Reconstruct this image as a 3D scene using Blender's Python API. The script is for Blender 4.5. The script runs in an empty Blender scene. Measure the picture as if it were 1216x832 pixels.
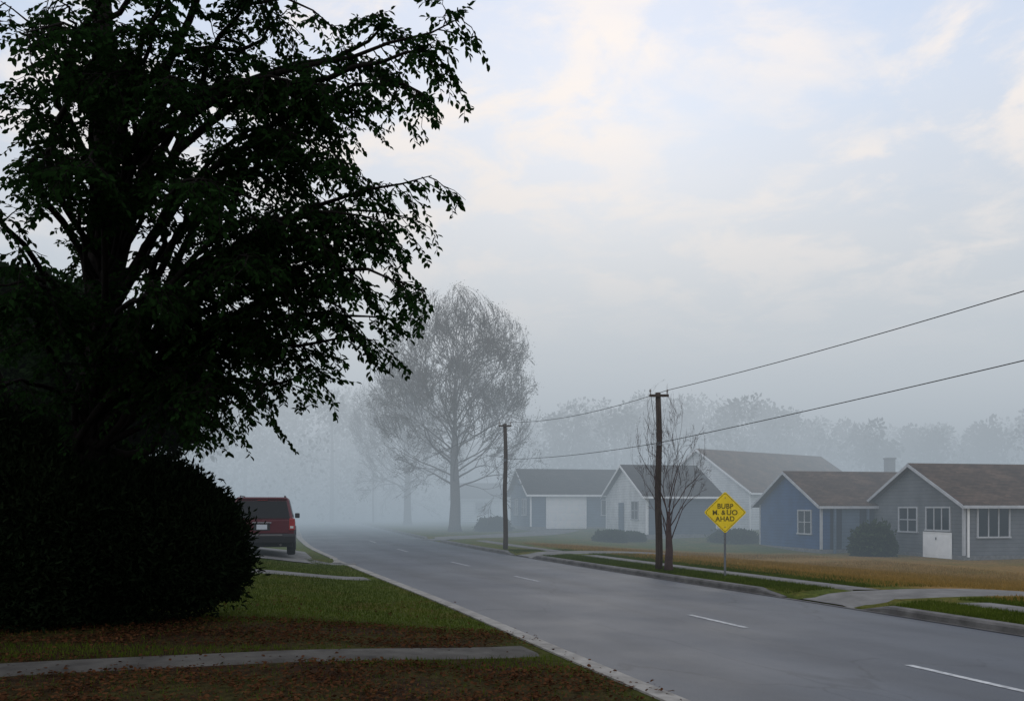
import bpy, bmesh, math, random
import numpy as np
from mathutils import Vector, Matrix
random.seed(7); rs = np.random.RandomState(11)
S = bpy.context.scene; C = S.collection
S.view_settings.view_transform = 'Standard'
try: S.view_settings.look = 'None'
except Exception: pass
S.view_settings.exposure = 0
EYE = 1.8; F = 1000.0; HY = 603.0
def W(px, Y): return (px-608)/F*Y
def Zp(py, Y): return EYE-(py-HY)/F*Y

# ------------------------------------------------------------------ terrain
_cy = [-60,-20,-5,8.8,13.1,21,26,36,48.6,117,300,800,3000]
_cx = [30,15.3,9.8,4.62,3.25,.36,-1.45,-4.9,-8.6,-26.5,-72,-190,-700]
def Xc(Y):
    return sum(np.interp(Y+k, _cy, _cx) for k in (-3,-1.5,0,1.5,3))/5
def sm(t):
    t = min(1., max(0., t)); return t*t*(3-2*t)
GAPR = [(14.9,17.0),(30.2,32.4),(44.5,48.5)]; GAPL = [(25.2,27.6)]
HWD = 3.6
def gap(d, Y):
    g = 0
    for a, b in (GAPR if d > 0 else GAPL):
        g = max(g, sm((Y-a+.4)/.4)*sm((b+.4-Y)/.4))
    return g
def G(d, Y):
    a = abs(d)
    if a < (3.80 if d < 0 else 3.72): return -.12
    k = .115*(1-gap(d, Y)*(1-sm((a-3.82)/1.0)))
    if d < 0: return k+(.12+.18*sm((Y-13)/8))*sm((a-4.0)/3.5)+.012*math.sin(d*.9+Y*.5)*sm((a-5)/3)
    tgt = -.45+(.83)*sm((Y-44)/18)
    return k+(tgt-.12)*sm((a-6)/12)+.03*math.sin(d*.5+Y*.3)*sm((a-7)/4)
def GX(x, y): return G(x-Xc(y), y)

# ------------------------------------------------------------------ builders
def tag(o, label=None, cat=None, group=None, kind=None):
    if label: o['label'] = label
    if cat: o['category'] = cat
    if group: o['group'] = group
    if kind: o['kind'] = kind
    return o
def link(name, me, mat=None, parent=None):
    o = bpy.data.objects.new(name, me); C.objects.link(o)
    if mat is not None: me.materials.append(mat)
    if parent is not None: o.parent = parent
    return o
def empty(name, loc, rz=0):
    o = bpy.data.objects.new(name, None); C.objects.link(o); o.location = loc; o.rotation_euler = (0,0,rz)
    o.empty_display_size = .2
    return o
def npmesh(name, V, Q, mat=None, parent=None, smooth=False):
    V = np.asarray(V, dtype=np.float32); Q = np.asarray(Q, dtype=np.int32)
    k = Q.shape[1]; me = bpy.data.meshes.new(name)
    me.vertices.add(len(V)); me.vertices.foreach_set('co', V.ravel())
    me.loops.add(Q.size); me.loops.foreach_set('vertex_index', Q.ravel())
    me.polygons.add(len(Q)); me.polygons.foreach_set('loop_start', np.arange(0, Q.size, k, dtype=np.int32))
    me.update(calc_edges=True); me.validate()
    if smooth: me.polygons.foreach_set('use_smooth', np.ones(len(Q), dtype=bool))
    return link(name, me, mat, parent)
class MB:
    def __init__(s): s.v = []; s.f = []
    def face(s, pts):
        n = len(s.v); s.v += [tuple(p) for p in pts]; s.f.append(list(range(n, n+len(pts))))
    def box(s, x0, x1, y0, y1, z0, z1):
        n = len(s.v)
        s.v += [(x0,y0,z0),(x1,y0,z0),(x1,y1,z0),(x0,y1,z0),(x0,y0,z1),(x1,y0,z1),(x1,y1,z1),(x0,y1,z1)]
        s.f += [[n+i for i in q] for q in ((0,3,2,1),(4,5,6,7),(0,1,5,4),(1,2,6,5),(2,3,7,6),(3,0,4,7))]
    def hexa(s, lo, hi):
        n = len(s.v); s.v += list(lo)+list(hi)
        s.f += [[n+i for i in q] for q in ((0,3,2,1),(4,5,6,7),(0,1,5,4),(1,2,6,5),(2,3,7,6),(3,0,4,7))]
    def prism(s, poly, axis, a0, a1):
        n = len(s.v); m = len(poly)
        for a in (a0, a1):
            for (p, q) in poly:
                s.v.append((a,p,q) if axis == 'x' else ((p,a,q) if axis == 'y' else (p,q,a)))
        s.f.append([n+i for i in range(m)][::-1]); s.f.append([n+m+i for i in range(m)])
        for i in range(m):
            j = (i+1) % m; s.f.append([n+i, n+j, n+m+j, n+m+i])
    def tube(s, pts, rad, k=6, cap=True):
        n0 = len(s.v); m = len(pts)
        for i in range(m):
            a = pts[max(0,i-1)]; b = pts[min(m-1,i+1)]
            d = (b-a)
            if d.length < 1e-9: d = Vector((0,0,1))
            d.normalize()
            u = d.orthogonal().normalized() if i == 0 else (u-d*u.dot(d))
            if u.length < 1e-6: u = d.orthogonal()
            u.normalize(); w = d.cross(u)
            r = rad[i]
            for j in range(k):
                t = 2*math.pi*j/k; s.v.append(tuple(pts[i]+u*(r*math.cos(t))+w*(r*math.sin(t))))
        for i in range(m-1):
            for j in range(k):
                a = n0+i*k+j; b = n0+i*k+(j+1) % k; s.f.append([a,b,b+k,a+k])
        if cap:
            s.f.append([n0+j for j in range(k)][::-1]); s.f.append([n0+(m-1)*k+j for j in range(k)])
    def build(s, name, mat, parent=None, smooth=False, bevel=0, seg=2):
        me = bpy.data.meshes.new(name); me.from_pydata(s.v, [], s.f)
        bm = bmesh.new(); bm.from_mesh(me); bmesh.ops.recalc_face_normals(bm, faces=bm.faces)
        if bevel:
            bmesh.ops.bevel(bm, geom=[e for e in bm.edges if len(e.link_faces) == 2 and e.calc_face_angle(0) > .35], offset=bevel, segments=seg, affect='EDGES', profile=.6)
        bm.to_mesh(me); bm.free()
        if smooth:
            for p in me.polygons: p.use_smooth = True
        return link(name, me, mat, parent)

# ------------------------------------------------------------------ materials
def nodes(name):
    m = bpy.data.materials.new(name); m.use_nodes = True; nt = m.node_tree
    return m, nt, nt.nodes, nt.links, nt.nodes['Principled BSDF']
def surf(name, c1, c2=None, rough=.7, scale=3, detail=6, bump=0, bscale=40, spec=.3, stretch=(1,1,1), metal=0, dirt=0, coord='Object'):
    m, nt, N, L, P = nodes(name)
    c2 = c2 or tuple(x*.75 for x in c1)
    tc = N.new('ShaderNodeTexCoord'); mp = N.new('ShaderNodeMapping'); mp.inputs['Scale'].default_value = stretch
    L.new(tc.outputs[coord], mp.inputs[0])
    n = N.new('ShaderNodeTexNoise'); n.inputs['Scale'].default_value = scale; n.inputs['Detail'].default_value = detail; n.inputs['Roughness'].default_value = .62
    L.new(mp.outputs[0], n.inputs['Vector'])
    r = N.new('ShaderNodeValToRGB'); r.color_ramp.elements[0].position = .3; r.color_ramp.elements[1].position = .72
    r.color_ramp.elements[0].color = (*c2,1); r.color_ramp.elements[1].color = (*c1,1)
    L.new(n.outputs[0], r.inputs[0]); L.new(r.outputs[0], P.inputs['Base Color'])
    P.inputs['Roughness'].default_value = rough; P.inputs['Specular IOR Level'].default_value = spec; P.inputs['Metallic'].default_value = metal
    if bump:
        b = N.new('ShaderNodeBump'); b.inputs['Strength'].default_value = bump; b.inputs['Distance'].default_value = .02
        n2 = N.new('ShaderNodeTexNoise'); n2.inputs['Scale'].default_value = bscale; n2.inputs['Detail'].default_value = 4
        L.new(mp.outputs[0], n2.inputs['Vector']); L.new(n2.outputs[0], b.inputs['Height']); L.new(b.outputs[0], P.inputs['Normal'])
    return m
def leafmat(name, ca, cb, trans=.35, rough=.6):
    m, nt, N, L, P = nodes(name); N.remove(P)
    g = N.new('ShaderNodeNewGeometry'); r = N.new('ShaderNodeValToRGB')
    r.color_ramp.elements[0].color = (*ca,1); r.color_ramp.elements[1].color = (*cb,1)
    nz = N.new('ShaderNodeTexNoise'); nz.inputs['Scale'].default_value = .9
    L.new(g.outputs['Position'], nz.inputs['Vector'])
    ad = N.new('ShaderNodeMath'); ad.operation = 'MULTIPLY_ADD'; ad.inputs[1].default_value = .6
    L.new(g.outputs['Random Per Island'], ad.inputs[0])
    sb = N.new('ShaderNodeMath'); sb.operation = 'MULTIPLY_ADD'; sb.inputs[1].default_value = 1.2; sb.inputs[2].default_value = -.4
    L.new(nz.outputs[0], sb.inputs[0]); L.new(sb.outputs[0], ad.inputs[2])
    L.new(ad.outputs[0], r.inputs[0])
    d = N.new('ShaderNodeBsdfDiffuse'); t = N.new('ShaderNodeBsdfTranslucent')
    L.new(r.outputs[0], d.inputs[0]); L.new(r.outputs[0], t.inputs[0])
    m1 = N.new('ShaderNodeMixShader'); m1.inputs[0].default_value = trans; L.new(d.outputs[0], m1.inputs[1]); L.new(t.outputs[0], m1.inputs[2])
    L.new(m1.outputs[0], N['Material Output'].inputs[0])
    return m
def siding(name, c):
    m, nt, N, L, P = nodes(name)
    tc = N.new('ShaderNodeTexCoord'); sp = N.new('ShaderNodeSeparateXYZ'); L.new(tc.outputs['Object'], sp.inputs[0])
    mu = N.new('ShaderNodeMath'); mu.operation = 'MULTIPLY'; mu.inputs[1].default_value = 1/.17; L.new(sp.outputs[2], mu.inputs[0])
    fr = N.new('ShaderNodeMath'); fr.operation = 'FRACT'; L.new(mu.outputs[0], fr.inputs[0])
    rp = N.new('ShaderNodeValToRGB'); rp.color_ramp.elements[0].position = 0; rp.color_ramp.elements[0].color = (.45,.45,.45,1)
    rp.color_ramp.elements[1].position = .14; rp.color_ramp.elements[1].color = (1,1,1,1); L.new(fr.outputs[0], rp.inputs[0])
    nz = N.new('ShaderNodeTexNoise'); nz.inputs['Scale'].default_value = 1.3; nz.inputs['Detail'].default_value = 7; L.new(tc.outputs['Object'], nz.inputs['Vector'])
    r2 = N.new('ShaderNodeValToRGB'); r2.color_ramp.elements[0].position = .3; r2.color_ramp.elements[0].color = (*[x*.72 for x in c],1)
    r2.color_ramp.elements[1].position = .7; r2.color_ramp.elements[1].color = (*c,1); L.new(nz.outputs[0], r2.inputs[0])
    mx = N.new('ShaderNodeMix'); mx.data_type = 'RGBA'; mx.blend_type = 'MULTIPLY'; mx.inputs[0].default_value = 1
    L.new(r2.outputs[0], mx.inputs[6]); L.new(rp.outputs[0], mx.inputs[7]); L.new(mx.outputs[2], P.inputs['Base Color'])
    P.inputs['Roughness'].default_value = .75; P.inputs['Specular IOR Level'].default_value = .2
    b = N.new('ShaderNodeBump'); b.inputs['Strength'].default_value = .6; b.inputs['Distance'].default_value = .02; L.new(fr.outputs[0], b.inputs['Height']); L.new(b.outputs[0], P.inputs['Normal'])
    return m
def shingle(name, c):
    m, nt, N, L, P = nodes(name)
    tc = N.new('ShaderNodeTexCoord'); mp = N.new('ShaderNodeMapping'); L.new(tc.outputs['Object'], mp.inputs[0])
    br = N.new('ShaderNodeTexBrick'); br.inputs['Scale'].default_value = 1; br.inputs['Brick Width'].default_value = .32; br.inputs['Row Height'].default_value = .14
    br.inputs['Mortar Size'].default_value = .008; br.inputs['Color1'].default_value = (*c,1); br.inputs['Color2'].default_value = (*[x*.62 for x in c],1); br.inputs['Mortar'].default_value = (*[x*.35 for x in c],1)
    L.new(mp.outputs[0], br.inputs['Vector'])
    nz = N.new('ShaderNodeTexNoise'); nz.inputs['Scale'].default_value = .9; nz.inputs['Detail'].default_value = 8; L.new(tc.outputs['Object'], nz.inputs['Vector'])
    r2 = N.new('ShaderNodeValToRGB'); r2.color_ramp.elements[0].position = .3; r2.color_ramp.elements[0].color = (.6,.6,.62,1); r2.color_ramp.elements[1].position = .7; r2.color_ramp.elements[1].color = (1.15,1.1,1.05,1); L.new(nz.outputs[0], r2.inputs[0])
    mx = N.new('ShaderNodeMix'); mx.data_type = 'RGBA'; mx.blend_type = 'MULTIPLY'; mx.inputs[0].default_value = 1
    L.new(br.outputs[0], mx.inputs[6]); L.new(r2.outputs[0], mx.inputs[7]); L.new(mx.outputs[2], P.inputs['Base Color'])
    P.inputs['Roughness'].default_value = .95; P.inputs['Specular IOR Level'].default_value = .1
    return m
M = {}
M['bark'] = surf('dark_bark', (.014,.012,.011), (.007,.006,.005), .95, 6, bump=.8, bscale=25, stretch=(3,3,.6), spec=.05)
M['hazebark'] = surf('hazed_bark', (.17,.16,.15), (.10,.092,.086), .95, 6, bump=.6, stretch=(3,3,.6), spec=.1)  # paler than real bark; some of the fog's haze is put into this colour
M['twig'] = surf('twig_bark', (.09,.060,.056), (.05,.037,.035), .95, 4, spec=.1)
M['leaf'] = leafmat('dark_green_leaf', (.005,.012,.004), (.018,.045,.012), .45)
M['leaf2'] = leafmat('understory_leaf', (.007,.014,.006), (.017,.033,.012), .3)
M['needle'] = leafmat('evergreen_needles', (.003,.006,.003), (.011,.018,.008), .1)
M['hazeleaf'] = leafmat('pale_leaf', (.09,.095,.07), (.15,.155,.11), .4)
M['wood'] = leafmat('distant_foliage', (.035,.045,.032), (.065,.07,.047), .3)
M['hedge'] = leafmat('hedge_leaf', (.028,.042,.022), (.06,.082,.036), .2)
M['grass'] = leafmat('grass_blade', (.030,.050,.007), (.095,.125,.018), .4)
M['drygrass'] = leafmat('dry_grass_blade', (.15,.105,.024), (.33,.20,.05), .4)
M['litter'] = leafmat('fallen_leaf', (.024,.011,.006), (.11,.048,.022), .15)
M['concrete'] = surf('concrete', (.20,.195,.185), (.10,.098,.093), .85, 2.2, bump=.3, spec=.2)
M['oldpath'] = surf('old_path_concrete', (.105,.10,.09), (.045,.042,.038), .9, 2.6, 8, bump=.4, spec=.1)
M['kerb'] = surf('kerb_concrete', (.16,.155,.148), (.07,.067,.063), .85, 3.5, bump=.4, spec=.2)
M['palekerb'] = surf('pale_kerb_concrete', (.36,.345,.315), (.16,.152,.138), .85, 3.5, 9, bump=.4, spec=.2)
M['paint'] = surf('road_paint', (.62,.63,.62), (.22,.23,.24), .7, 9, spec=.3)
M['wornpaint'] = surf('worn_road_paint', (.40,.41,.42), (.16,.17,.18), .75, 9, spec=.3)
M['white'] = surf('white_trim', (.88,.88,.88), (.78,.78,.78), .6, 3)
M['trim'] = surf('dull_white_trim', (.52,.53,.55), (.38,.39,.41), .6, 3)
M['pole'] = surf('weathered_pole_wood', (.085,.065,.05), (.04,.03,.025), .9, 5, stretch=(6,6,.5), bump=.5, spec=.1)
M['metal'] = surf('galvanised_metal', (.16,.17,.18), (.10,.105,.11), .5, 8, metal=.3)
M['cable'] = surf('black_cable', (.02,.02,.022), None, .6)
M['ceramic'] = surf('insulator', (.25,.22,.2), None, .3)
M['glass'] = surf('window_glass', (.022,.028,.036), (.012,.016,.022), .12, 1, spec=.35)
M['yellow'] = surf('sign_yellow', (.90,.65,.008), (.74,.52,.008), .5, 4, spec=.3)
M['black'] = surf('sign_lettering_paint', (.17,.135,.008), (.055,.045,.006), .6, 12)
M['chimgrey'] = surf('chimney_grey', (.20,.20,.20), (.12,.12,.12), .9, 6)

def asphalt():
    m, nt, N, L, P = nodes('asphalt')
    uv = N.new('ShaderNodeUVMap'); 
    def nz(scale, st, det=6):
        mp = N.new('ShaderNodeMapping'); mp.inputs['Scale'].default_value = st; L.new(uv.outputs[0], mp.inputs[0])
        n = N.new('ShaderNodeTexNoise'); n.inputs['Scale'].default_value = scale; n.inputs['Detail'].default_value = det; n.inputs['Roughness'].default_value = .65; L.new(mp.outputs[0], n.inputs['Vector']); return n
    a = nz(.8, (1,.12,1)); b = nz(60, (1,1,1), 3); c = nz(.35, (1,1,1))
    r = N.new('ShaderNodeValToRGB'); r.color_ramp.elements[0].position = .25; r.color_ramp.elements[1].position = .78
    r.color_ramp.elements[0].color = (.044,.051,.062,1); r.color_ramp.elements[1].color = (.080,.091,.108,1)
    ad = N.new('ShaderNodeMath'); ad.operation = 'ADD'; L.new(a.outputs[0], ad.inputs[0])
    m2 = N.new('ShaderNodeMath'); m2.operation = 'MULTIPLY_ADD'; m2.inputs[1].default_value = 1.0; m2.inputs[2].default_value = -.5; L.new(b.outputs[0], m2.inputs[0]); L.new(m2.outputs[0], ad.inputs[1])
    L.new(ad.outputs[0], r.inputs[0])
    mp = N.new('ShaderNodeMapping'); mp.inputs['Scale'].default_value = (.42,.16,1); L.new(uv.outputs[0], mp.inputs[0])
    wn = N.new('ShaderNodeTexNoise'); wn.inputs['Scale'].default_value = 3; wn.inputs['Detail'].default_value = 5; L.new(mp.outputs[0], wn.inputs['Vector'])
    va = N.new('ShaderNodeVectorMath'); va.operation = 'MULTIPLY_ADD'; va.inputs[1].default_value = (.35,.35,0); L.new(wn.outputs['Color'], va.inputs[0]); L.new(mp.outputs[0], va.inputs[2])
    vo = N.new('ShaderNodeTexVoronoi'); vo.feature = 'DISTANCE_TO_EDGE'; vo.inputs['Scale'].default_value = 1; L.new(va.outputs[0], vo.inputs['Vector'])
    cr = N.new('ShaderNodeValToRGB'); cr.color_ramp.elements[0].position = .001; cr.color_ramp.elements[0].color = (.66,.66,.66,1); cr.color_ramp.elements[1].position = .007; L.new(vo.outputs[0], cr.inputs[0])
    mx = N.new('ShaderNodeMix'); mx.data_type = 'RGBA'; mx.blend_type = 'MULTIPLY'; mx.inputs[0].default_value = 1
    L.new(r.outputs[0], mx.inputs[6]); L.new(cr.outputs[0], mx.inputs[7])
    sp = N.new('ShaderNodeSeparateXYZ'); L.new(uv.outputs[0], sp.inputs[0])
    ab = N.new('ShaderNodeMath'); ab.operation = 'ABSOLUTE'; L.new(sp.outputs[0], ab.inputs[0])
    tr = N.new('ShaderNodeValToRGB'); e = tr.color_ramp.elements; dv = N.new('ShaderNodeMath'); dv.operation = 'DIVIDE'; dv.inputs[1].default_value = 3.6; L.new(ab.outputs[0], dv.inputs[0]); L.new(dv.outputs[0], tr.inputs[0])
    e[0].position = 0; e[0].color = (1,1,1,1); e[1].position = 1; e[1].color = (1.2,1.18,1.15,1)
    for p, v in ((.2,.84),(.33,1.07),(.5,1.05),(.68,.85),(.85,1.0)):
        q = e.new(p); q.color = (v,v,v,1)
    mx2 = N.new('ShaderNodeMix'); mx2.data_type = 'RGBA'; mx2.blend_type = 'MULTIPLY'; mx2.inputs[0].default_value = 1
    L.new(mx.outputs[2], mx2.inputs[6]); L.new(tr.outputs[0], mx2.inputs[7]); L.new(mx2.outputs[2], P.inputs['Base Color'])
    rr = N.new('ShaderNodeMapRange'); rr.inputs[1].default_value = .3; rr.inputs[2].default_value = .7; rr.inputs[3].default_value = .52; rr.inputs[4].default_value = .66; L.new(c.outputs[0], rr.inputs[0]); L.new(rr.outputs[0], P.inputs['Roughness'])
    P.inputs['Specular IOR Level'].default_value = .36
    bp = N.new('ShaderNodeBump'); bp.inputs['Strength'].default_value = .4; bp.inputs['Distance'].default_value = .01; L.new(b.outputs[0], bp.inputs['Height']); L.new(bp.outputs[0], P.inputs['Normal'])
    return m
M['asphalt'] = asphalt()
def groundmat():
    m, nt, N, L, P = nodes('lawn')
    g = N.new('ShaderNodeNewGeometry')
    def nz(s, d=6):
        n = N.new('ShaderNodeTexNoise'); n.inputs['Scale'].default_value = s; n.inputs['Detail'].default_value = d; n.inputs['Roughness'].default_value = .65; L.new(g.outputs['Position'], n.inputs['Vector']); return n
    def ramp(src, a, b, p=.3, q=.7):
        r = N.new('ShaderNodeValToRGB'); r.color_ramp.elements[0].position = p; r.color_ramp.elements[1].position = q; r.color_ramp.elements[0].color = (*a,1); r.color_ramp.elements[1].color = (*b,1); L.new(src, r.inputs[0]); return r
    n1 = nz(9, 8); n2 = nz(.7, 6)
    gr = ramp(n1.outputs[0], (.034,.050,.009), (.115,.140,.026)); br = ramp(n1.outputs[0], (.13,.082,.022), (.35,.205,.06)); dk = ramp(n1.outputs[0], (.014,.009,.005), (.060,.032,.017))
    at = N.new('ShaderNodeAttribute'); at.attribute_name = 'brown'
    def blend(sign):
        ml = N.new('ShaderNodeMath'); ml.operation = 'MULTIPLY'; ml.inputs[1].default_value = sign; L.new(at.outputs['Fac'], ml.inputs[0])
        ad = N.new('ShaderNodeMath'); ad.operation = 'ADD'; L.new(ml.outputs[0], ad.inputs[0])
        mm = N.new('ShaderNodeMath'); mm.operation = 'MULTIPLY_ADD'; mm.inputs[1].default_value = 1.9; mm.inputs[2].default_value = -.95; L.new(n2.outputs[0], mm.inputs[0]); L.new(mm.outputs[0], ad.inputs[1]); ad.use_clamp = True
        return ad.outputs[0]
    mx = N.new('ShaderNodeMix'); mx.data_type = 'RGBA'; L.new(blend(1), mx.inputs[0]); L.new(gr.outputs[0], mx.inputs[6]); L.new(br.outputs[0], mx.inputs[7])
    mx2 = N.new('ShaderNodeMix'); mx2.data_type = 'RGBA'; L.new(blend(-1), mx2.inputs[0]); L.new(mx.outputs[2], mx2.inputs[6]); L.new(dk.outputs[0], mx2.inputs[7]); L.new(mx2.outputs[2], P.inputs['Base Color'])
    P.inputs['Roughness'].default_value = 1; P.inputs['Specular IOR Level'].default_value = .05
    b = N.new('ShaderNodeBump'); b.inputs['Strength'].default_value = 1; b.inputs['Distance'].default_value = .05
    n3 = nz(30, 5); L.new(n3.outputs[0], b.inputs['Height']); L.new(b.outputs[0], P.inputs['Normal'])
    return m
M['ground'] = groundmat()

# ------------------------------------------------------------------ ground, road, kerbs
def brown(d, Y):
    # above 0: dry orange grass, below 0: dark leaf-strewn soil
    if d > 0:
        return .80*sm((d-6.2)/2)*sm((Y-12)/4)*(1-sm((Y-38)/8))*(1-.3*sm((d-20)/8)) + .10
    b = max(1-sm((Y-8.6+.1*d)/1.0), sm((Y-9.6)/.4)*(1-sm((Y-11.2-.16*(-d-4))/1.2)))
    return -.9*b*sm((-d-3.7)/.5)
Ys = list(np.arange(-30, -2, 2.0))+list(np.arange(-2, 66, .4))+[66+4*i for i in range(14)]+[125,140,160,190,230,280,350,450,600,900,1400,2200]
Ds = [-1500,-800,-400,-200,-120,-80,-60,-45,-35,-28,-24]+list(np.arange(-20,-3.9,.5))+[-3.82,-3.78,0,3.70,3.74]+list(np.arange(4.2,24,.6))+[26,29,33,38,45,55,70,95,130,200,400,800,1500]
V = []; B = []
for y in Ys:
    xc = float(Xc(y))
    for d in Ds: V.append((xc+d, y, G(d, y))); B.append(brown(d, y))
nd = len(Ds); Q = [(i*nd+j, i*nd+j+1, (i+1)*nd+j+1, (i+1)*nd+j) for i in range(len(Ys)-1) for j in range(nd-1)]
go = npmesh('ground', V, Q, M['ground'], smooth=False)
a = go.data.attributes.new('brown', 'FLOAT', 'POINT'); a.data.foreach_set('value', B); tag(go, kind='structure')
def ribbon(name, ys, d0, d1, z, mat, nd=2, crown=0):
    V = []; UV = []; dd = np.linspace(d0, d1, nd)
    for y in ys:
        xc = float(Xc(y))
        for d in dd: V.append((xc+d, y, z+crown*(1-(d/HWD)**2))); UV.append((d, y))
    Q = [(i*nd+j, i*nd+j+1, (i+1)*nd+j+1, (i+1)*nd+j) for i in range(len(ys)-1) for j in range(nd-1)]
    o = npmesh(name, V, Q, mat, smooth=True)
    uv = o.data.uv_layers.new(name='UVMap'); li = np.empty(len(o.data.loops), dtype=np.int32); o.data.loops.foreach_get('vertex_index', li)
    uv.data.foreach_set('uv', np.array(UV, dtype=np.float32)[li].ravel())
    return o
ry = [y for y in Ys if y <= 900]
tag(ribbon('road', ry, -3.62, 3.62, 0, M['asphalt'], 13, .04), kind='structure')
for sgn in (-1, 1):
    tag(ribbon('gutter', [y for y in ry if y < 160], *( (-3.6,-3.46) if sgn < 0 else (3.5,3.6)), .012, M['palekerb'] if sgn < 0 else M['kerb'], 2, 0), kind='structure')
for (y0, y1) in ((5.0,9.45),(12.4,13.9),(20.2,21.8),(25.6,27.6),(34,36.2),(43,45.5)):
    o = ribbon('lane_marking', list(np.linspace(y0, y1, 8)), -.05, .05, .0445, M['paint'] if y0 < 15 else M['wornpaint'], 2); tag(o, kind='structure')
def kerb(sgn, gaps):
    bk = 3.87 if sgn < 0 else 3.77
    mb = MB(); prof = [(3.60,-.05),(3.60,.09),(3.63,.125),(bk,.135),(bk+.01,-.05)]
    edges = [-20]+[e for g in gaps for e in g]+[150]
    for i in range(0, len(edges), 2):
        ys = list(np.arange(edges[i], edges[i+1], .8))+[edges[i+1]]
        n0 = len(mb.v)
        for k, y in enumerate(ys):
            f = 1
            if i > 0 and k == 0: f = .15
            if i < len(edges)-2 and k == len(ys)-1: f = .15
            for (d, z) in prof: mb.v.append((float(Xc(y))+sgn*d, y, z*f if z > 0 else z))
        m = len(prof)
        for k in range(len(ys)-1):
            for j in range(m-1): a = n0+k*m+j; mb.f.append([a,a+1,a+1+m,a+m])
    return tag(mb.build('kerb', M['palekerb'] if sgn < 0 else M['kerb']), kind='structure')
kerb(1, GAPR); kerb(-1, GAPL)
def strip(name, p0, p1, w, mat, joints=0, w1=None):
    p0 = Vector(p0); p1 = Vector(p1); L_ = (p1-p0).length; t = (p1-p0)/L_; n = Vector((-t.y, t.x)); k = max(2, int(L_/.4)); m = 7
    V = []; w1 = w1 or w
    for i in range(k+1):
        ww = w+(w1-w)*i/k
        for j in range(m):
            jj = j/(m-1)-.5
            q = p0+t*(L_*i/k)+n*(ww*jj); e = .028 if 0 < j < m-1 else -.02
            z0 = GX(q.x, q.y)
            if abs(q.x-Xc(q.y)) < 3.82: z0 = .0
            V.append((q.x, q.y, z0+e))
    Q = [(i*m+j, i*m+j+1, (i+1)*m+j+1, (i+1)*m+j) for i in range(k) for j in range(m-1)]
    return tag(npmesh(name, V, Q, mat), kind='structure')
PERP = Vector((-.94,-.34))
P1 = Vector((.2,9.9)); P2 = Vector((-3.1,20.1))
strip('front_walk', P1, P1+PERP*14, .80, M['oldpath'], w1=.72)
strip('garden_path', P2, P2+PERP*12, .9, M['concrete'])
strip('parking_pad', (-6.9,24.3), (-9.2,32), 3.0, M['concrete'])
strip('driveway_apron', (-4.9,26.4), (-6.2,26.2), 2.2, M['concrete'])
strip('driveway', (float(Xc(15.95))+3.66,15.95), (float(Xc(15.95))+3.66+11.4,19.8), 1.7, M['concrete'])
strip('driveway', (float(Xc(31.3))+3.66,31.3), (float(Xc(31.3))+13,34.3), 2.0, M['concrete'])
strip('driveway', (float(Xc(46.5))+3.66,46.5), (3.4,58.9), 3.6, M['concrete'])
def walk(y0, y1, d0, d1):
    ys = list(np.arange(y0, y1, .6)); V = []
    for y in ys:
        for d, e in ((d0,-.02),(d0+.02,.026),((d0+d1)/2,.026),(d1-.02,.026),(d1,-.02)): V.append((float(Xc(y))+d, y, G(d,y)+e))
    Q = [(i*5+j, i*5+j+1, i*5+j+6, i*5+j+5) for i in range(len(ys)-1) for j in range(4)]
    return tag(npmesh('sidewalk', V, Q, M['concrete']), kind='structure')
walk(4, 14.9, 5.2, 5.8); walk(17.2, 30.2, 5.2, 5.8); walk(32.6, 44, 5.2, 5.8)

def onpath(x, y):
    for p, w, L_ in ((P1,.37,14),(P2,.42,12)):
        q = Vector((x,y))-p; t = q.dot(PERP.normalized()); s = abs(q.dot(Vector((PERP.y,-PERP.x)).normalized()))
        if s < w+.03*math.sin(t*7) and t > -1: return True
    d = x-Xc(y)
    if d > 0:
        if 5.15 < d < 5.85: return True
        for (a, b) in GAPR:
            if a-.1 < y-.335*(d-3.7) < b+.1: return True
    else:
        if 24 < y < 33 and d < -4.9+.0: return abs(x-(-6.9-(y-24.3)*.3)) < 1.6
    return False
def blades(name, n, dr, yr, hgt, wid, mat, label, keep=lambda d,y: 1.0, cat='grass'):
    P = []
    while len(P) < n:
        d = random.uniform(*dr); y = yr[0]+(yr[1]-yr[0])*random.random()**1.25
        if random.random() > keep(d, y): continue
        x = float(Xc(y))+d
        if abs(x/max(y,1)) > .68: continue
        if onpath(x, y): continue
        P.append((x, y, G(d,y)))
    P = np.array(P); n = len(P); a = rs.rand(n)*6.283; h = hgt*(.5+rs.rand(n)); w = wid*(.7+.6*rs.rand(n))
    s = np.stack([np.cos(a),np.sin(a),0*a],1)*w[:,None]; l = np.stack([rs.randn(n)*.35,rs.randn(n)*.35,np.ones(n)],1)*h[:,None]
    V = np.stack([P-s-[0,0,.01],P+s-[0,0,.01],P+l],1).reshape(-1,3); Q = np.arange(3*n).reshape(-1,3)
    o = npmesh(name, V, Q, mat); return tag(o, label, cat, kind='stuff')
blades('lawn_grass', 90000, (-14,-3.92), (5.5,27), .042, .006, M['grass'], 'short green grass growing on the left lawn beside the road', lambda d,y: (.14 if (y < 8.6 or 9.6 < y < 11.2-.12*(d+4)) else 1))
blades('verge_grass', 60000, (3.82,8), (9,34), .05, .007, M['grass'], 'green grass along the verge beside the far kerb', lambda d,y: 1 if d < 6.5 else .35)
blades('dry_grass', 50000, (6.5,20), (13,40), .07, .009, M['drygrass'], 'orange brown dry grass on the lawn in front of the houses')
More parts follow.
